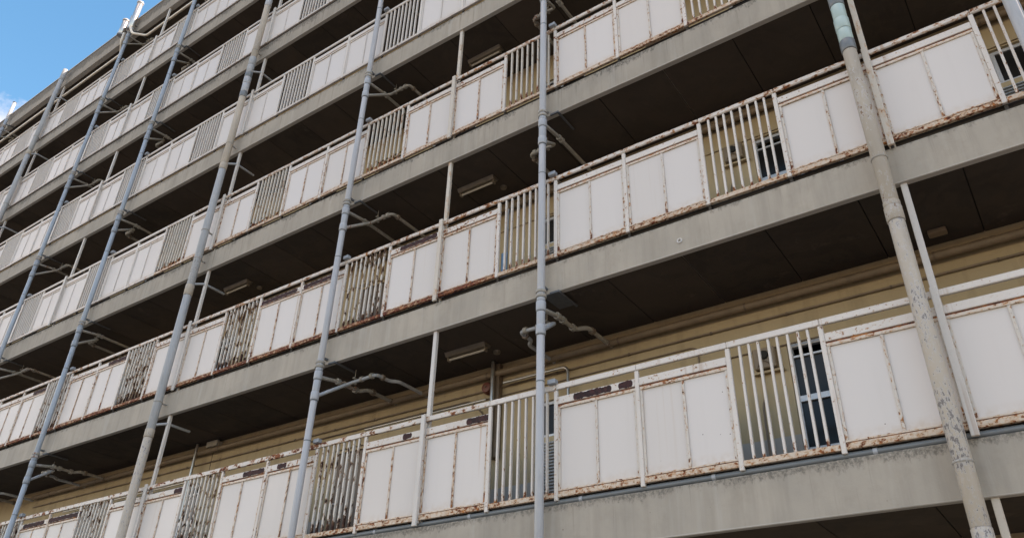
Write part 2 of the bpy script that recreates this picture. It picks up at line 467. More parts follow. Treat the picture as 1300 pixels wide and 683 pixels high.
def recess_slab(x0, x1, fz, deep):
    """gallery slab: front edge beam lip down to 0, body from .02 up; smooth arrises"""
    m = MB(); c = .006
    prof = [(c, 0), (0, c), (0, fz - c * 2), (c * 2, fz), (deep, fz), (deep, .035), (.07, .035), (.07, 0)]
    n = len(prof)
    step = 40
    xs = [x0 + (x1 - x0) * i / step for i in range(step + 1)]
    v = []
    for i, x in enumerate(xs):
        w = .0022 * math.sin(i * 1.7) + .0012 * math.sin(i * 4.1)
        for (y, z) in prof: v.append((x, y, z + w))
    f = []
    for i in range(step):
        for j in range(n):
            j2 = (j + 1) % n
            f.append((i * n + j, i * n + j2, (i + 1) * n + j2, (i + 1) * n + j))
    f.append(tuple(range(n))); f.append(tuple(range(step * n, step * n + n))[::-1])
    m.raw(v, f); m.f = [q[::-1] for q in m.f]
    return m
for i, z in enumerate(LOW):
    m = recess_slab(0, X1 - X0, FAS[i], YW + .2)
    bpart('gallery_slab', m.mesh('gallery_slab', 'fascia' if i < 2 else 'fascia_mid' if i < 4 else 'fascia_old'), (X0, 0, z))
for i, z in enumerate(LOW):
    m = MB(); m.cbox(.3, X1 - X0 - .3, .062, .150, 0, FOOT[i] - FAS[i] + .035, .008)
    bpart('kerb', m.mesh('kerb', 'slab_dark'), (X0, 0, z + FAS[i] + .0005))
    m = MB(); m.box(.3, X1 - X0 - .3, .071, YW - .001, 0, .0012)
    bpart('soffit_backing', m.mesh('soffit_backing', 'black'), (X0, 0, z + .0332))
# roof: fascia, slab, coping
m = MB(); m.cbox(0, X1 - X0, 0, .14, 0, .655, .008); m.box(0, X1 - X0, .142, 9, .035, .50)
rf = bpart('roof', m.mesh('roof', 'fascia_old'), (X0, 0, ROOF))
m = MB(); m.cbox(0, X1 - X0, -.025, .165, .657, .685, .004)
cop = link('coping', m.mesh('coping', 'ring'), rf)
m = MB(); m.box(0, X1 - X0, .15, 8.9, .504, .53)
link('roof_felt', m.mesh('roof_felt', 'roof'), rf)

# soffit boards: board joints run back from the edge every .907 m
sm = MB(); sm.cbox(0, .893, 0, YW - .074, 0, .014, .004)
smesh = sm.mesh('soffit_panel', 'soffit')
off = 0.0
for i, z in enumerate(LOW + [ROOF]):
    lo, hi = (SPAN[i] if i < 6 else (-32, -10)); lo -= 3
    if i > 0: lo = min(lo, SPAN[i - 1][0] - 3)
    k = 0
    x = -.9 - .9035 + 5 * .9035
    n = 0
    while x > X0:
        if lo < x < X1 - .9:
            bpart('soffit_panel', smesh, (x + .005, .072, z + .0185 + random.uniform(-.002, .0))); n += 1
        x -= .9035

# inner wall of every storey, split round its openings
def wall_storey(z0, z1, lvl):
    """z0 = underside of the gallery edge below; wall rises to z1"""
    zb = z0 + .43; m = MB()
    zb2 = zb
    head, sill = z0 + 2.20, z0 + .95
    ops = []
    c = COL0 + PERIOD
    while c > X0 - 1:
        ops.append((c - 1.62, c - .62, head, z0 + 1.0, 'window'))      # kitchen window behind the first bars
        ops.append((c - 5.10 + .28, c - 4.0, head, z0 + 1.72, 'window2'))
        ops.append((c - 3.0, c - 2.25, head, zb + .01, 'door'))
        c -= PERIOD
    ops = [o for o in ops if o[0] > X0 + .3 and o[1] < X1 - .3]
    ops.sort()
    x = X0
    base = Vector((X0, YW, z0))
    for (a, b, h, s, k) in ops:
        m.box(x - X0, a - X0, 0, .18, zb - z0, z1 - z0)
        m.box(a - X0, b - X0, 0, .18, h - z0, z1 - z0)
        if s > zb + .02: m.box(a - X0, b - X0, 0, .18, zb - z0, s - z0)
        x = b
    m.box(x - X0, X1 - X0, 0, .18, zb - z0, z1 - z0)
    w = bpart('gallery_wall', m.mesh('gallery_wall', 'wall'), (X0, YW, z0))
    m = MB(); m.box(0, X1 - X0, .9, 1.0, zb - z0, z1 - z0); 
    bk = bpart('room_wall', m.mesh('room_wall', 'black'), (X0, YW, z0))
    lo, hi = (SPAN[lvl] if lvl >= 0 else (-10, 3))
    for (a, b, h, s, k) in ops:
        wd = b - a; hh = h - s
        vis = lvl in (0, 1, 2) and lo - 4 < a < hi
        if not vis:
            m = MB(); m.box(0, wd, .05, .07, 0, hh)
            bpart('window' if k != 'door' else 'door', m.mesh('window', 'glass' if k != 'door' else 'door'), (a, YW, s)); continue
        m = MB(); t = .045
        if k == 'door':
            m.cbox(t, wd - t, .06, .10, 0, hh - t, .004)
            d = bpart('door', m.mesh('door', 'door'), (a, YW, s))
            f = MB(); f.cbox(0, t, .03, .12, 0, hh, .003); f.cbox(wd - t, wd, .03, .12, 0, hh, .003); f.cbox(t, wd - t, .03, .12, hh - t, hh, .003)
            link('door_frame', f.mesh('door_frame', 'wall_trim'), d)
            f = MB(); f.tube([(.12, .058, .95), (.12, .01, .95), (.22, .01, .95)], .011, 8, bend=.02)
            link('handle', f.mesh('handle', 'frame', True), d)
            continue
        y = .035
        m.cbox(0, t, y, y + .06, 0, hh, .003); m.cbox(wd - t, wd, y, y + .06, 0, hh, .003)
        m.cbox(t, wd - t, y, y + .06, 0, t, .003); m.cbox(t, wd - t, y, y + .06, hh - t, hh, .003)
        if k == 'window':
            zm = .53
            m.cbox(t, wd - t, y - .008, y + .05, zm, zm + .065, .003)
            m.cbox(t, wd - t, y - .004, y + .05, hh - .17, hh - .145, .003)
            m.cbox(wd * .5, wd * .5 + .04, y, y + .05, t, zm, .003)
        else:
            m.cbox(wd * .42, wd * .42 + .04, y, y + .05, t, hh - t, .003)
        win = bpart('window', m.mesh('window', 'frame'), (a, YW, s))
        g = MB()
        if k == 'window':
            for (xa, xb, za, zc) in ((t, wd * .5, t, .53), (wd * .5 + .04, wd - t, t, .53), (t, wd - t, .595, hh - .17)):
                g = MB(); g.box(xa, xb, y + .022, y + .028, za, zc); link('pane', g.mesh('pane', 'glass'), win)
        else:
            for (xa, xb) in ((t, wd * .42), (wd * .42 + .04, wd - t)):
                g = MB(); g.box(xa, xb, y + .022, y + .028, t, hh - t); link('pane', g.mesh('pane', 'glass'), win)
            lv = MB(); lh = .95
            for q in range(24): 
                zz = -lh + q * lh / 24
                lv.raw([(0, -.03, zz), (wd * .8, -.03, zz), (wd * .8, -.005, zz + .032), (0, -.005, zz + .032), (0, -.005, zz), (wd * .8, -.005, zz)], [(0, 1, 2, 3), (0, 4, 5, 1), (4, 3, 2, 5)])
            lo_ = bpart('louvre', lv.mesh('louvre', 'louvre'), (a, YW, s - .06))
for i, z in enumerate(LOW):
    wall_storey(z, (LOW + [ROOF])[i + 1] + .034, i)
wall_storey(GROUND - .31, LOW[0] + .034, -1)
# end walls and back of the block
m = MB(); m.box(0, .2, YW + .182, 9, 0, ROOF - GROUND + .034); bpart('end_wall', m.mesh('end_wall', 'wall'), (X0, 0, GROUND))
m = MB(); m.box(0, .2, YW + .182, 9, 0, ROOF - GROUND + .034); bpart('end_wall', m.mesh('end_wall', 'wall'), (X1 - .2, 0, GROUND))
m = MB(); m.box(.2, X1 - X0 - .2, 8.8, 9, 0, ROOF - GROUND + .034); bpart('back_wall', m.mesh('back_wall', 'wall'), (X0, 0, GROUND))

# ------------------------------------------------------------------ railings
def trim_mesh(h, w, mat, rivets):
    key = ('trim', round(h, 3), round(w, 3), mat, rivets)
    if key in CACHE: return CACHE[key]
    m = MB(); m.cbox(0, w, 0, .012, 0, h, .002)
    if rivets:
        for q in range(6):
            zz = h * (q + .5) / 6
            m.tube([(w / 2, .001, zz), (w / 2, -.004, zz)], [.0065, .004], 7)
    CACHE[key] = m.mesh('mullion', mat); return CACHE[key]
def bar_mesh(h, mat, seed):
    key = ('bar', round(h, 3), mat, seed)
    if key in CACHE: return CACHE[key]
    rr = random.Random(seed * 17 + 3)
    m = MB(); m.cbox(-.0115, .0115, 0, .034, 0, h, .003)
    CACHE[key] = m.mesh('bar', mat); return CACHE[key]

RL = ['heavily peeled and rusted white railing along the lowest gallery, grey pipe at its foot',
      'rust streaked white panel railing along the second gallery from the bottom',
      'white panel railing with light rust along the third gallery from the bottom',
      'white panel railing along the fourth gallery from the bottom, thin rust only',
      'clean white panel railing along the fifth gallery from the bottom',
      'pale narrow looking railing on the top gallery just under the roof']
def style(lvl, x):
    if lvl == 0: return 'peeled' if x < -5 else 'spotted'
    if lvl == 1: return 'peeled' if x < -4.9 else 'spotted'
    if lvl == 2: return ('worn' if x < -3.6 and x > -13 else 'spotted' if x > -13 else 'clean')
    if lvl == 3: return 'clean'
    return 'clean'
for lvl, zl in enumerate(LOW):
    rail = thing('gallery_railing', RL[lvl], 'railing', (0, 0, zl), 'railings along the open galleries')
    ft, tp = FOOT[lvl], TOP[lvl]; q = (tp - ft) / 1.197
    Hh = lambda v: ft + (v - .467) * q
    zr1, zp0, zp1, zb0, zb1, zh0 = Hh(.520), Hh(.547), Hh(1.394), Hh(1.439), Hh(1.521), Hh(1.601)
    lo, hi = SPAN[lvl]
    near = lvl <= 2
    c = COL0 + PERIOD
    xs_end = None
    fasz = FAS[lvl]
    while c > lo - PERIOD:
        nd = [c + v for v in NODES] + [c - PERIOD]
        # bays: 0-1 frame, 1-2 bars, 2-3 frame, 3-4 frame, 4-5 bars, 5-6 frame
        for b in range(6):
            xr, xl = nd[b], nd[b + 1]
            if xr > hi + .5 or xl < lo - .5: continue
            st = style(lvl, (xr + xl) / 2)
            pm = 'rail_' + st; bm = 'bar_' + st
            tm = {'peeled': 'mull_worn', 'worn': 'mull_worn', 'spotted': 'mull_spotted', 'clean': 'mull_clean'}[st]
            low = {'peeled': 'lower_heavy' if lvl == 1 else 'lower_rusty', 'worn': 'lower_rusty', 'spotted': 'lower_rusty', 'clean': 'lower_clean'}[st]
            lip = {'peeled': 'lip_rusty', 'worn': 'lip_rusty', 'spotted': 'lip_rusty', 'clean': 'lip_clean'}[st]
            w = xr - xl
            # node post at the left end of this bay
            pw = .044
            hm = {'peeled': 'rail_worn', 'worn': 'rail_worn', 'spotted': 'rail_spotted', 'clean': 'rail_clean'}[st]
            pz = ft - (.032 if lvl == 0 else .004)
            cb(rail, 'post', hm, pw, .036, zh0 - .001 - pz, (xl - pw / 2, -.017, pz), .005)
            cb(rail, 'foot_plate', 'slab_dark', pw * .7, .03, pz + .05 - fasz, (xl - pw * .35, .0195, fasz + .001), .003)
            # handrail piece, with a hairline joint at the node
            hl = w - .003
            cb(rail, 'handrail', ('rail_peeled' if st == 'peeled' else 'rail_spotted') if lvl == 0 else ('rail_flaking' if lvl == 1 or (lvl == 2 and -13 < xl < -4.3) else hm), hl, .032, tp - zh0, (xl + .0015, -.024, zh0), .010 if lvl else .006)
            # bottom rail between posts
            cb(rail, 'bottom_rail', low, w - pw - .002, .040, zr1 - ft, (xl + pw / 2 + .001, -.017, ft), .004)
            if b in (1, 4):
                n = 8
                for k in range(n):
                    bx = xl + pw / 2 + (w - pw) * (k + 1) / (n + 1)
                    o = link('bar', bar_mesh(zh0 - zr1 - .002, bm, k % 3), rail, (bx + random.uniform(-.003, .003), -.012, zr1 + .001))
                    if random.random() < .35: o.rotation_euler = (random.uniform(-.004, .004), random.uniform(-.008, .008) if st == 'peeled' else random.uniform(-.004, .004), 0)
            else:
                xa, xb = xl + pw / 2 + .001, xr - pw / 2 - .001
                W = xb - xa
                cb(rail, 'top_band', hm, W, .020, zb1 - zb0, (xa, -.014, zb0), .005)
                ln = lip.replace('lip', 'line')
                cb(rail, 'trim_strip', lip, W, .016, zb0 - zp1 - .015, (xa, -.007, zp1), .002)
                cb(rail, 'seam_strip', ln, W, .012, .013, (xa, -.002, zb0 - .014), .001)
                cb(rail, 'trim_strip', lip, W, .018, zp0 - zr1 - .010, (xa, -.009, zr1 + .009), .002)
                cb(rail, 'seam_strip', ln, W, .014, .0085, (xa, -.003, zr1 + .0002), .001)
                tw = .026
                for tx in (xa, xa + W / 2 - tw / 2, xb - tw):
                    link('mullion', trim_mesh(zp1 - zp0 - .002, tw, tm, near), rail, (tx, -.004, zp0 + .001))
                pwid = (W - .008) / 2
                for s_ in range(2):
                    px = xa + .002 + s_ * (pwid + .004)
                    pmn = 'panel'
                    if lvl == 0 and -3.3 < px < -2.2: pmn = 'panel_spots'
                    if lvl == 0 and -5.7 < px < -5.3: pmn = 'panel_streak'
                    key = ('panel', round(pwid, 3), round(zp1 - zp0, 3), pmn)
                    if key not in CACHE:
                        m = MB(); m.box(0, pwid, 0, .006, 0, zp1 - zp0); CACHE[key] = m.mesh('panel', pmn)
                    o = link('panel', CACHE[key], rail, (px, .010 + random.uniform(-.0006, .0006), zp0))
                    o.rotation_euler = (random.uniform(-.004, .004), 0, random.uniform(-.004, .004))
        c -= PERIOD
    # ragged patches where the paint is gone down to maroon rust
    def patch(x0, x1, z0, z1, y, seed):
        rr = random.Random(seed); n = max(10, int((x1 - x0) / .012))
        tp_, bt = [], []
        for i in range(n + 1):
            t = i / n; e = min(1, min(t, 1 - t) * (x1 - x0) / .02 + .4) * (.92 + .12 * math.sin(i * .55 + seed) * math.sin(i * .17))
            zc = (z0 + z1) / 2; hh = (z1 - z0) / 2 * e
            tp_.append((x0 + (x1 - x0) * t, zc + hh * rr.uniform(.80, 1)))
            bt.append((x0 + (x1 - x0) * t, zc - hh * rr.uniform(.80, 1)))
        v = [(x, y, z) for x, z in bt] + [(x, y, z) for x, z in tp_] + [(x, y + .004, z) for x, z in bt] + [(x, y + .004, z) for x, z in tp_]
        N = n + 1; f = []
        for i in range(n):
            f += [(i, i + 1, N + i + 1, N + i), (N + i, N + i + 1, 3 * N + i + 1, 3 * N + i), (i + 1, i, 2 * N + i, 2 * N + i + 1)]
        f += [(0, N, 3 * N, 2 * N), (n, 2 * N + n, 3 * N + n, N + n)]
        m = MB(); m.raw(v, f); link('rust_patch', m.mesh('rust_patch', 'patch'), rail)
    PL = {0: [(-5.41, -5.09), (-4.0, -3.55), (-3.47, -3.31), (-9.3, -8.86), (-8.60, -8.42), (-15.2, -14.5), (-14.38, -13.35), (-10.86, -10.66), (-6.37, -6.23)],
          1: [(-9.73, -8.90), (-8.76, -8.02), (-6.79, -6.12), (-16.72, -16.2), (-14.02, -13.43)],
          2: [(-.95, -.87)]}
    for j, (a, b) in enumerate(PL.get(lvl, [])):
        if b - a < .12: patch(a, b, zb0 + .02, zb1 - .02, -.0165, j)
        else: patch(a, b, zb0 - .002, zb1 - .002, -.0165, 11 * j + lvl)

# ------------------------------------------------------------------ slim steel posts from slab to soffit
COLPLACE = {0: 'beside the thick pipe at the right', 1: 'between the two thin pipes at the centre', 2: 'beside the thick pipe left of centre',
            3: 'between the thin pipes further left', 4: 'beside the far thick pipe at the left', 5: 'by the far end of the block'}
def steel_post(zb, h, x, mat, label):
    t = thing('steel_post', label, 'post', (x, 0, zb), 'slim steel posts carrying the galleries')
    cb(t, 'shaft', mat, .058, .058, h - .012, (-.029, -.082, .006), .006)
    cb(t, 'side_strip', mat, .024, .010, h - .012, (.0295, -.075, .006), .002)
    cb(t, 'base_plate', 'rail_worn', .09, .075, .006, (-.045, -.088, 0), .002)
    cb(t, 'head_plate', 'rail_worn', .09, .075, .006, (-.045, -.088, h - .006), .002)
VISP = {-1: [0], 0: [0, 1, 2], 1: [0, 1, 2], 2: [1, 2, 3], 3: [2, 3, 4], 4: [2, 3, 4], 5: [3, 4, 5]}
lower = [None] * 6
for lvl in range(-1, 6):
    for k in VISP[lvl]:
        x = COL0 - k * PERIOD
        zb = (LOW[lvl] + FAS[lvl]) if lvl >= 0 else GROUND + .12
        zt = (LOW + [ROOF])[lvl + 1]
        where = FLOOR[lvl] if lvl >= 0 else 'ground floor'
        # posts stand in the plane of the rail: their foot is let in behind the slab arris
        t_lbl = 'steel post on %s, %s' % (where.replace(' in view', '').replace(' under the roof', '').replace(' from the bottom', ''), COLPLACE[k])
        t = thing('steel_post', t_lbl, 'post', (x, 0, zb), 'slim steel posts carrying the galleries')
        mt = 'post_rusty' if (lvl in (-1, 1, 2) and k in (0, 1)) else 'post_paint'
        h = zt - zb + .034
        cb(t, 'shaft', mt, .056, .050, h - .012, (-.028, .028, .006), .006)
        if lvl >= 0:
            cb(t, 'cover_strip', mt, .060, .030, TOP[lvl] - FAS[lvl] + .02, (-.030, -.058, .0), .005)
        else:
            cb(t, 'base_plate', 'rail_worn', .12, .12, .006, (-.06, -.01, 0), .002)

# ------------------------------------------------------------------ pipes
def cyl(parent, name, mat, x, y, z0, z1, r, seg=18, rr=None, lip=True):
    m = MB(); h = z1 - z0
    if lip: m.tube([(0, 0, 0), (0, 0, .006), (0, 0, h - .006), (0, 0, h)], [r * .94, r, r, r * .94], seg)
    else: m.tube([(0, 0, 0), (0, 0, h)], r, seg)
    return link(name, m.mesh(name, mat, True), parent, (x, y, z0))
def run(parent, name, mat, pts, r, bend=.06, seg=12, origin=None):
    o = Vector(pts[0]) if origin is None else Vector(origin)
    m = MB(); m.tube([Vector(p) - o for p in pts], r, seg, bend=bend)
    return link(name, m.mesh(name, mat, True), parent, o)
def sleeve(parent, a, b, r, mat='branch'):
    r *= 1.1; a, b = Vector(a), Vector(b); m = MB(); m.tube([Vector(), (b - a)], r, 12)
    return link('coupling', m.mesh('coupling', mat, True), parent, a)
YP = -.12
def thin_pipe(x, label, side, levels, ztop, zbot=GROUND + .12):
    PB = 'pvc_blue' if x > -9 else 'pvc_blue_far'; f = 'pvc_fit' if x > -9 else 'pvc_fit_far'
    t = thing('drain_pipe', label, 'drain pipe', (0, 0, 0), 'slim blue grey drain pipes')
    z = zbot; tops = LOW + [ROOF]
    cuts = [zb for zb in tops if zb - .6 > zbot and zb < ztop]
    for i, zb in enumerate(tops):
        if zb > ztop: break
        cyl(t, 'pipe_section', PB, x, YP, z, zb - .55, .046)
        if i < len(LOW) or ztop > ROOF:
            # junction below the gallery edge
            cyl(t, 'coupling', f, x, YP, zb - .57, zb - .455, .0575)
            for zr in (zb - .578, zb - .283, zb - .150):
                cyl(t, 'seal_ring', 'pvc_dark', x, YP, zr - .006, zr + .006, .0535)
            cyl(t, 'junction', f, x, YP, zb - .460, zb - .265, .0495)
            cyl(t, 'coupling', f, x, YP, zb - .275, zb - .155, .0575)
            cyl(t, 'junction', f, x, YP, zb - .165, zb - .09, .0505)
            cyl(t, 'clamp', 'branch', x, YP, zb - .105, zb - .065, .064)
            cyl(t, 'clamp', 'branch', x, YP, zb - .045, zb - .005, .064)
            cyl(t, 'junction', f, x, YP, zb - .07, zb + .01, .0515)
            # stub brackets back to the edge
            m = MB(); m.box(-.015, .015, .05, .12 - .001, 0, .03); link('bracket', m.mesh('bracket', 'dark_metal'), t, (x, YP, zb + .05))
            # hatch frame under the soffit
            m = MB(); m.cbox(0, .13, -.02, .004, 0, .028, .003); m.cbox(.105, .13, .004, .40, 0, .026, .003); m.box(-.10, .105, .006, .36, .012, .017) if (i == 1 and x > -5) else None
            link('bracket', m.mesh('bracket', 'dark_metal'), t, (x + (.055 if side < 0 else .055), -.012, zb - .030))
            # upper branch straight to the wall
            zc = zb - .155
            bm = 'branch'
            if i == 1:
                jog = .13
                run(t, 'branch_pipe', bm, [(x - .02, YP + .03, zb - .22), (x - .02, .26, zc), (x - .02, .50, zc), (x - .02, .66, zc), (x + jog, .70, zc), (x + jog, YW, zc)], .027, .05)
                for yy in (.24, .36): sleeve(t, (x - .02, yy, zc), (x - .02, yy + .05, zc), .040)
                for yy in (.78, 1.16): sleeve(t, (x + jog, yy, zc), (x + jog, yy + .05, zc), .040, 'branch_brown')
                sleeve(t, (x - .02, .58, zc), (x - .02, .63, zc), .041)
            else:
                run(t, 'branch_pipe', bm, [(x, YP + .03, zb - .20), (x, .24, zc), (x, YW, zc)], .025, .05)
                for yy in (.27, .34): sleeve(t, (x, yy, zc), (x, yy + .035, zc), .036)
            # lower branch: slants up and back, turns along the gallery, then to the wall
            s = side; xo = x + s * (.62 if i == 1 else .52)
            run(t, 'branch_pipe', 'pvc_fit' if i == 1 else bm, [(x, YP + .03, zb - .50), (x + s * .10, .34, zb - .19), (xo, .36, zb - .16), (xo, .62, zb - .16), (xo + (.10 * s if i == 1 else 0), .70, zb - .16), (xo + (.10 * s if i == 1 else 0), YW, zb - .16)], .025, .07)
            sleeve(t, (x + s * .33, .352, zb - .17), (x + s * .37, .353, zb - .17), .036)
            sleeve(t, (xo - s * .11, .36, zb - .16), (xo - s * .06, .36, zb - .16), .037)
            sleeve(t, (xo, .46, zb - .16), (xo, .50, zb - .16), .037, 'branch_brown')
            # hanger rods
            m = MB(); m.tube([(0, 0, -.05), (0, 0, .17)], .005, 6); m.cbox(-.016, .016, -.035, .035, -.045, -.03, .002); m.cbox(-.016, .016, -.035, .035, .032, .045, .002)
            link('hanger', m.mesh('hanger', 'branch', True), t, (x + s * .22, .345, zb - .17))
        z = zb + .008
        # pipe clip at handrail height, tied to the rail
        if i < len(LOW):
            zc = zb + TOP[i] + .02
            cyl(t, 'clamp', 'pvc_dark', x, YP, zc - .006, zc + .010, .0495)
            cb(t, 'bracket', 'box_grey', .10, .07, .055, (x + .055, -.075, zc - .025), .006)
    cyl(t, 'pipe_section', PB, x, YP, z, ztop, .046)
    return t
pa = thin_pipe(-4.345, 'thin blue grey drain pipe standing upright at the centre of the facade', -1, 6, ROOF + .7)
pb = thin_pipe(-7.955, 'thin blue grey drain pipe leaning in view just left of the centre one', 1, 6, ROOF + .7)
pc = thin_pipe(-15.43, 'thin blue grey drain pipe, next to the left of the thick pipe left of centre', -1, 6, ROOF + .7)
pd = thin_pipe(-18.87, 'thin blue grey drain pipe that ends below the steel vents on the roof edge', 1, 6, ROOF + .05)
pe = thin_pipe(-26.25, 'thin drain pipe at the far left with a white top above the roof', -1, 6, ROOF + .25)
cyl(pe, 'vent_cap', 'white_vent', -26.25, YP, ROOF + .25, ROOF + 1.0, .052)
cyl(pe, 'vent_cap', 'dark_metal', -26.25, YP, ROOF + 1.0, ROOF + 1.03, .062)

def thick_pipe(x, label, zones, rings, ztop, zbot=GROUND + .12, r=.069, y=-.155, stubs=()):
    t = thing('drain_pipe', label, 'drain pipe', (0, 0, 0), 'thick rainwater pipes')
    for z0, z1, mat, rad in zones: cyl(t, 'pipe_section', mat, x, y, z0, z1, rad, 22)
    for z in rings:
        cyl(t, 'clamp', 'branch', x, y, z - .010, z + .010, r + .006, 22)
        m = MB(); m.box(-.012, .012, .07, -y - .002, -.01, .01); link('bracket', m.mesh('bracket', 'branch'), t, (x, y, z))
    for z in stubs:
        run(t, 'branch_pipe', 'pvc_grey', [(x + .02, y + .03, z), (x + .12, .03, z + .05), (x + .12, .45, z + .05)], .022, .04)
    return t
thick_pipe(-.605, 'thick beige drain pipe with flaking paint at the right of the view',
    [(GROUND + .12, 1.478, 'pvc_chip', .072), (1.480, 4.10, 'pvc_chip', .0685), (4.102, 4.25, 'pvc_beige', .076), (4.252, 4.31, 'pvc_beige', .072), (4.312, 6.20, 'pvc_beige', .0675),
     (6.202, 6.34, 'pvc_dark', .075), (6.342, 6.50, 'pvc_teal', .0715), (6.502, 6.66, 'pvc_teal', .075), (6.662, 6.86, 'pvc_teal', .0695), (6.862, 7.02, 'pvc_dark', .075), (7.022, 7.14, 'pvc_grey', .071),
     (7.142, 9.7, 'pvc_beige', .0675), (9.702, 10.1, 'pvc_grey', .075), (10.102, ROOF + .8, 'pvc_beige', .0675)], [4.80, 1.95, 7.5, 10.4], ROOF + .8)
thick_pipe(-11.72, 'thick grey drain pipe with a blue patched stretch, left of centre',
    [(GROUND + .12, 4.18, 'pvc_chip', .068), (4.182, 4.32, 'pvc_beige', .074), (4.322, 6.76, 'pvc_grey', .0675), (6.762, 6.97, 'pvc_beige', .075), (6.972, 9.56, 'pvc_grey', .0675), (9.562, 9.70, 'pvc_beige', .075),
     (9.702, 11.45, 'pvc_beige', .0675), (11.452, 11.60, 'pvc_dark', .074), (11.602, 11.82, 'pvc_blue', .0715), (11.822, 12.0, 'pvc_blue', .075), (12.002, 12.14, 'pvc_dark', .075), (12.142, 12.36, 'pvc_grey', .071), (12.362, 12.58, 'pvc_grey', .075),
     (12.582, 14.2, 'pvc_beige', .0675), (14.202, 14.42, 'pvc_blue', .073), (14.422, ROOF + .8, 'pvc_grey', .0675)], [12.80, 10.20, 7.52, 4.78, 8.13], ROOF + .8, stubs=(4.40, 7.0, 9.72, 12.2))
thick_pipe(-22.60, 'thick grey drain pipe at the far left ending level with the roof',
    [(GROUND + .12, 9.6, 'pvc_grey', .0675), (9.602, 9.75, 'pvc_beige', .075), (9.752, 12.35, 'pvc_grey', .0675), (12.352, 12.5, 'pvc_beige', .075), (12.502, 14.9, 'pvc_grey', .0675), (14.902, 15.05, 'pvc_beige', .075),
     (15.052, ROOF + .05, 'pvc_grey', .0675), (ROOF + .052, ROOF + .50, 'pvc_grey', .075)], [13.1, 15.6], ROOF + .8, stubs=(12.3, 14.95, 17.2))
thick_pipe(.79, 'thick pale blue drain pipe cutting the top right corner of the view',
    [(GROUND + .12, ROOF + .8, 'pvc_blue', .060)], [5.3, 8.0], ROOF + .8, r=.060)

# grey pipe lying along the slab edge under the lowest railing
gp = MB(); gp.tube([(0, 0, 0), (SPAN[0][1] - SPAN[0][0], 0, 0)], .026, 14)
gpo = thing('edge_pipe', 'long grey pipe lying along the slab edge under the lowest railing', 'pipe', (SPAN[0][0], .035, LOW[0] + FAS[0] + .030))
link('pipe_section', gp.mesh('pipe_section', 'pvc_dark', True), gpo)  # dark grey: shade under the rail is put into the pipe's colour
xx = 1.2
while xx < SPAN[0][1] - SPAN[0][0]:
    m = MB(); m.tube([(0, 0, 0), (.035, 0, 0)], .030, 14); link('clamp', m.mesh('clamp', 'pvc_fit', True), gpo, (xx, 0, 0)); xx += 1.37

# ------------------------------------------------------------------ services on the gallery walls
def wall_line(name, label, cat, y, z, r, mat, x0, x1, clips=1.2):
    t = thing(name, label, cat, (x0, y, z))
    m = MB(); m.tube([(0, 0, 0), (x1 - x0, 0, 0)], r, 12); link('pipe_section', m.mesh('pipe_section', mat, True), t)
    x = .7
    while x < x1 - x0:
        m = MB(); m.tube([(0, 0, 0), (.022, 0, 0)], r + .005, 12); m.box(.004, .018, .0, YW - y - .003, -r * .2, r * .2); m.box(.004, .010, -.012, -.004, -r - .02, -r)
        link('clip', m.mesh('clip', 'conduit_dark', True), t, (x, 0, 0)); x += clips * random.uniform(.8, 1.2)
    return t
wall_line('wall_pipe', 'thick brown pipe running along the ochre wall above the lowest gallery', 'pipe', 1.215, 4.440, .045, 'duct_brown', -18, 4.2, 1.9)
wall_line('wall_pipe', 'thin dark conduit below the thick brown pipe on the lowest ochre wall', 'conduit', 1.278, 4.262, .013, 'duct_brown', -18, 4.2, 1.0)
wall_line('wall_pipe', 'thick brown pipe on the ochre wall of the second gallery from the bottom', 'pipe', 1.215, 7.17, .045, 'duct_brown', -9, 4.2, 1.9)
m = MB(); m.cbox(0, 22.2, -.022, -.001, 0, .022, .004)
t = bpart('wall_ledge', m.mesh('wall_ledge', 'wall_trim'), (-18, YW, 4.528))
m = MB(); m.cbox(0, 22.2, -.022, -.001, 0, .03, .004)
t = bpart('lintel_line', m.mesh('lintel_line', 'wall_trim'), (-18, YW, 6.81))
# extra conduits with bends
def conduit(label, pts, r, mat, name='wall_conduit'):
    t = thing(name, label, 'conduit', pts[0])
    o = Vector(pts[0]); m = MB(); m.tube([Vector(p) - o for p in pts], r, 10, bend=.09)
    link('pipe_section', m.mesh('pipe_section', mat, True), t); return t
conduit('thin bent conduit dropping behind the lowest railing right of the centre pipe', [(-7.2, 1.285, 4.14), (-3.10, 1.285, 4.14), (-3.10, 1.285, 2.6)], .009, 'duct_brown')
conduit('thin bent conduit on the wall left of the steel riser', [(-9.6, 1.28, 4.17), (-6.40, 1.28, 4.17), (-6.15, 1.28, 3.9), (-6.15, 1.28, 2.6)], .011, 'conduit_dark')
conduit('thin conduit low on the wall behind the lowest railing panels at the right', [(-3.9, 1.285, 3.90), (3.5, 1.285, 3.92)], .008, 'conduit_dark')
s1 = conduit('bright galvanised conduit elbow beside the centre pipe above the lowest railing', [(-5.80, 1.20, 4.27), (-4.80, 1.20, 4.27), (-4.80, 1.20, 2.4)], .020, 'steel')
s2 = conduit('bright galvanised conduit running left from the steel riser', [(-8.3, 1.20, 4.095), (-6.08, 1.20, 4.095)], .018, 'steel')
s3 = conduit('shiny vertical steel riser on the lowest gallery wall', [(-5.955, 1.16, 4.60), (-5.955, 1.16, 2.2)], .030, 'steel')
m = MB(); m.cbox(-.06, .075, 0, .09, -.9, .40, .006); bx = link('backing_channel', m.mesh('backing_channel', 'conduit_dark'), s3, (0, .04, -.42))
s4 = conduit('shiny vertical steel riser at the far left of the lowest gallery wall', [(-12.4, 1.16, 4.60), (-12.4, 1.16, 3.3)], .026, 'steel')
s5 = conduit('bright conduit running left at the far left of the lowest gallery', [(-16.5, 1.20, 3.95), (-12.5, 1.20, 3.95)], .016, 'steel')
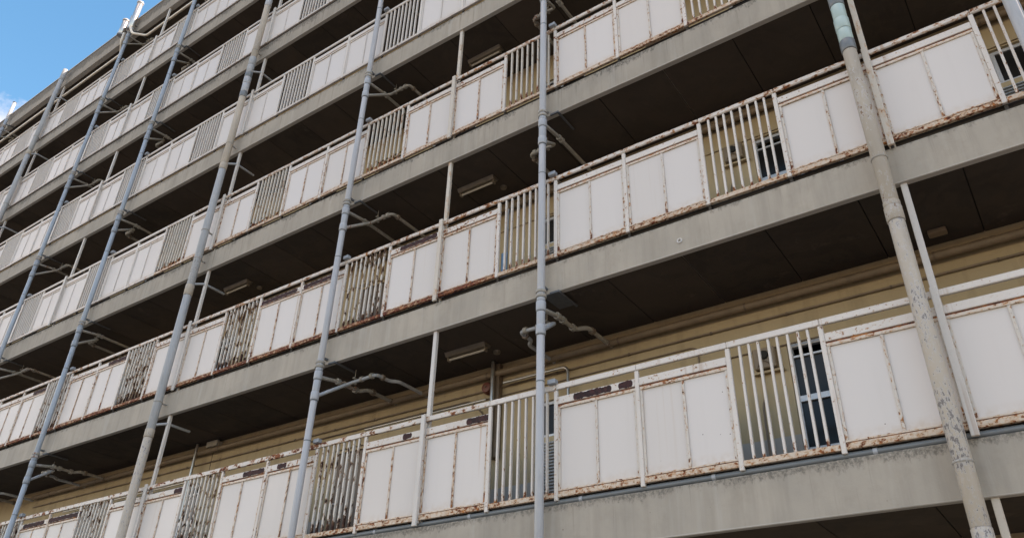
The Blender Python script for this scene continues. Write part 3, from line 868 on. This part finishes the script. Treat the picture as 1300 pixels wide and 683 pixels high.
t = thing('alarm_bell', 'small red round alarm bell beside the shiny steel riser', 'bell', (-6.10, 1.24, 4.28))
m = MB(); m.tube([(0, .05, 0), (0, .0, 0), (0, -.035, 0), (0, -.045, 0)], [.085, .085, .07, .03], 18); link('dome', m.mesh('dome', 'bell', True), t)
m = MB(); m.tube([(0, -.046, 0), (0, -.06, 0)], .012, 8); link('hub', m.mesh('hub', 'conduit_dark', True), t)
t = thing('junction_box', 'cream junction box on the wall under the soffit, left of centre', 'box', (-12.0, 1.18, 4.49))
cb(t, 'cover', 'box_cream', .30, .05, .10, (-.15, -.02, 0), .008); cb(t, 'base', 'box_cream', .26, .088, .08, (-.13, .03, .01), .006)
m = MB(); m.tube([(0, 0, 0), (0, 0, -1.5)], .004, 6); link('cord', m.mesh('cord', 'black'), t, (.05, .02, .005))
# meter boxes beside the windows
for lvl, k, lab in ((0, 0, 'grey gas meter box beside the window behind the lowest railing bars'), (1, 0, 'grey meter box beside the window behind the bars of the second gallery')):
    z = LOW[lvl]; x = -2.45
    t = thing('meter_box', lab, 'meter box', (x, YW, z + 1.93))
    cb(t, 'case', 'duct_brown', .24, .10, .24, (0, -.105, 0), .01)
    m = MB(); m.tube([(.12, -.108, .15), (.12, -.13, .15)], [.055, .045], 14); link('dial', m.mesh('dial', 'black', True), t)
    m = MB(); m.tube([(.06, -.05, 0), (.06, -.05, -.30), (.02, -.05, -.40), (.02, -.05, -.95)], .012, 8, bend=.05); m.tube([(.17, -.06, .24), (.17, -.06, .40)], .012, 8); m.tube([(.04, -.112, .02), (.10, -.125, .10), (.19, -.115, .03)], .007, 6, bend=.03)
    link('pipe', m.mesh('pipe', 'conduit_dark', True), t)
    m = MB(); m.cbox(-.03, .30, -.06, -.002, -.035, -.008, .003); link('shelf', m.mesh('shelf', 'wall_trim'), t)

# steel pipe hung under the roof soffit
def roof_run(label, pts, r, mat):
    t = thing('roof_pipe', label, 'pipe', pts[0]); o = Vector(pts[0])
    m = MB(); m.tube([Vector(p) - o for p in pts], r, 12, bend=.10); link('pipe_section', m.mesh('pipe_section', mat, True), t); return t
roof_run('cream pipe hung under the roof soffit, right of the steel roof vents', [(-18.75, -.20, 17.92), (-18.6, -.14, 17.62), (-18.20, .10, 17.50), (-3, .10, 17.50)], .034, 'cream_pipe')
roof_run('cream pipe hung under the roof soffit, left of the steel roof vents', [(-31, .10, 17.50), (-19.5, .10, 17.50), (-19.2, -.13, 17.70), (-19.2, -.13, 18.0)], .034, 'cream_pipe')
roof_run('thin dark pipe hung behind the cream pipe under the roof soffit', [(-31, .34, 17.55), (-3, .34, 17.55)], .030, 'duct_brown')
# roof vents
def vent(label, x, y, z0, z1, r, mat, cap):
    t = thing('roof_vent', label, 'vent', (x, y, z0), 'steel vents at the roof edge')
    cyl(t, 'flue', mat, 0, 0, 0, z1 - z0, r)
    cyl(t, 'base_collar', 'pvc_fit', 0, 0, -.06, .0, r * 1.18)
    cyl(t, 'cap', cap, 0, 0, z1 - z0, z1 - z0 + .05, r * 1.16)
    m = MB(); m.box(-.015, .015, r * .8, abs(y) - .002 if y < 0 else r, 0, .03); link('bracket', m.mesh('bracket', 'dark_metal'), t, (0, 0, .2))
    return t
vent('tall shiny steel vent rising above the roof edge', -18.83, -.15, 17.95, 19.02, .085, 'steel', 'white_vent')
vent('short shiny steel vent left of the tall one at the roof edge', -19.38, -.15, 18.05, 18.60, .085, 'steel', 'white_vent')
t = thing('roof_vent', 'white domed vent on the roof just behind the tall steel vent', 'vent', (-18.55, .25, ROOF + .53), 'steel vents at the roof edge')
m = MB(); m.tube([(0, 0, 0), (0, 0, .42)], .08, 14); link('flue', m.mesh('flue', 'white_vent', True), t)
m = MB(); m.tube([(0, 0, .40), (0, 0, .46), (0, 0, .54), (0, 0, .58)], [.14, .15, .10, .03], 16); link('cap', m.mesh('cap', 'white_vent', True), t)
run(pd, 'offset_bend', 'pvc_blue', [(-18.87, YP, ROOF + .0), (-18.87, YP, ROOF + .12), (-19.05, YP - .02, ROOF + .22), (-19.05, YP - .02, ROOF + .72)], .045, .08)

# ------------------------------------------------------------------ ceiling lamps
LAMPS = {(0, 1): 'fluorescent lamp under the soffit above the lowest gallery, left of the centre pipe', (1, 1): 'fluorescent lamp above the second gallery, left of the centre pipe',
         (2, 1): 'fluorescent lamp above the third gallery, half hidden by its handrail', (1, 2): 'small fluorescent lamp above the second gallery at the left',
         }
for (lvl, k), lab in LAMPS.items():
    zt = (LOW + [ROOF])[lvl + 1] + .019
    x = -6.36 - (k - 1) * PERIOD
    if k == 0: x += .35
    yy = .60 if k else .93
    t = thing('ceiling_lamp', lab, 'lamp', (x, yy, zt), 'lamps under the gallery soffits')
    m = MB(); m.raw([(0, 0, 0), (.66, 0, 0), (.66, .16, 0), (0, .16, 0), (0, .035, -.055), (.66, .035, -.055), (.66, .125, -.055), (0, .125, -.055)], [(0, 1, 2, 3), (7, 6, 5, 4), (4, 5, 1, 0), (5, 6, 2, 1), (6, 7, 3, 2), (7, 4, 0, 3)])
    link('housing', m.mesh('housing', 'lampbody'), t)
    m = MB(); m.tube([(.03, .08, -.085), (.63, .08, -.085)], .016, 12); link('tube', m.mesh('tube', 'tube', True), t)
    for ex in (.012, .620):
        cb(t, 'socket', 'lampbody', .028, .06, .056, (ex, .05, -.110), .005)
    if k: 
        m = MB(); m.tube([(0, 0, 0), (0, 0, -.03)], [.055, .045], 14); d = link('smoke_detector', m.mesh('smoke_detector', 'lampbody', True), None, (x + .62, yy + .34, zt - .0))
        tag(d, 'small round ceiling fitting next to the lamp, ' + FLOOR[lvl] + (', left part' if k == 2 else ''), 'ceiling fitting')

t = thing('junction_box', 'small grey box under the soffit behind the thick pipe at the right', 'box', (-.47, .97, LOW[1] + .018))
cb(t, 'cover', 'duct_brown', .17, .10, .05, (0, 0, -.05), .008)
# small loose things
t = thing('plastic_tub', 'small green plastic tub behind the foot of the lowest railing bars', 'tub', (-2.27, .09, LOW[0] + FAS[0]))
m = MB(); m.cbox(0, .20, 0, .14, 0, .125, .012); link('tub', m.mesh('tub', 'green'), t)
m = MB(); m.cbox(-.012, .212, -.012, .152, .125, .145, .005); link('rim', m.mesh('rim', 'green'), t)
t = thing('blue_board', 'narrow light blue board standing behind the second gallery bars', 'board', (-5.085, .075, LOW[1] + FAS[1]))
m = MB(); m.cbox(0, .085, 0, .03, 0, .46, .006); link('board', m.mesh('board', 'blue'), t)
m = MB(); m.cbox(.03, .075, .031, .05, 0, 1.15, .004); link('back_strip', m.mesh('back_strip', 'box_grey'), t)
m = MB()
R1, R2, n = .032, .015, 20
v = []; 
for k in range(n):
    a = 2 * math.pi * k / n
    v += [(R1 * math.cos(a), 0, R1 * math.sin(a)), (R2 * math.cos(a), 0, R2 * math.sin(a)), (R1 * .9 * math.cos(a), -.012, R1 * .9 * math.sin(a)), (R2 * 1.2 * math.cos(a), -.012, R2 * 1.2 * math.sin(a))]
f = []
for k in range(n):
    a, b = 4 * k, 4 * ((k + 1) % n)
    f += [(a, b, b + 2, a + 2), (a + 2, b + 2, b + 3, a + 3), (a + 3, b + 3, b + 1, a + 1)]
m.raw(v, f); o = link('anchor_ring', m.mesh('anchor_ring', 'ring'), None, (-2.671, -.001, 4.732))
tag(o, 'small white ring on the concrete edge of the second slab, right of centre', 'ring')
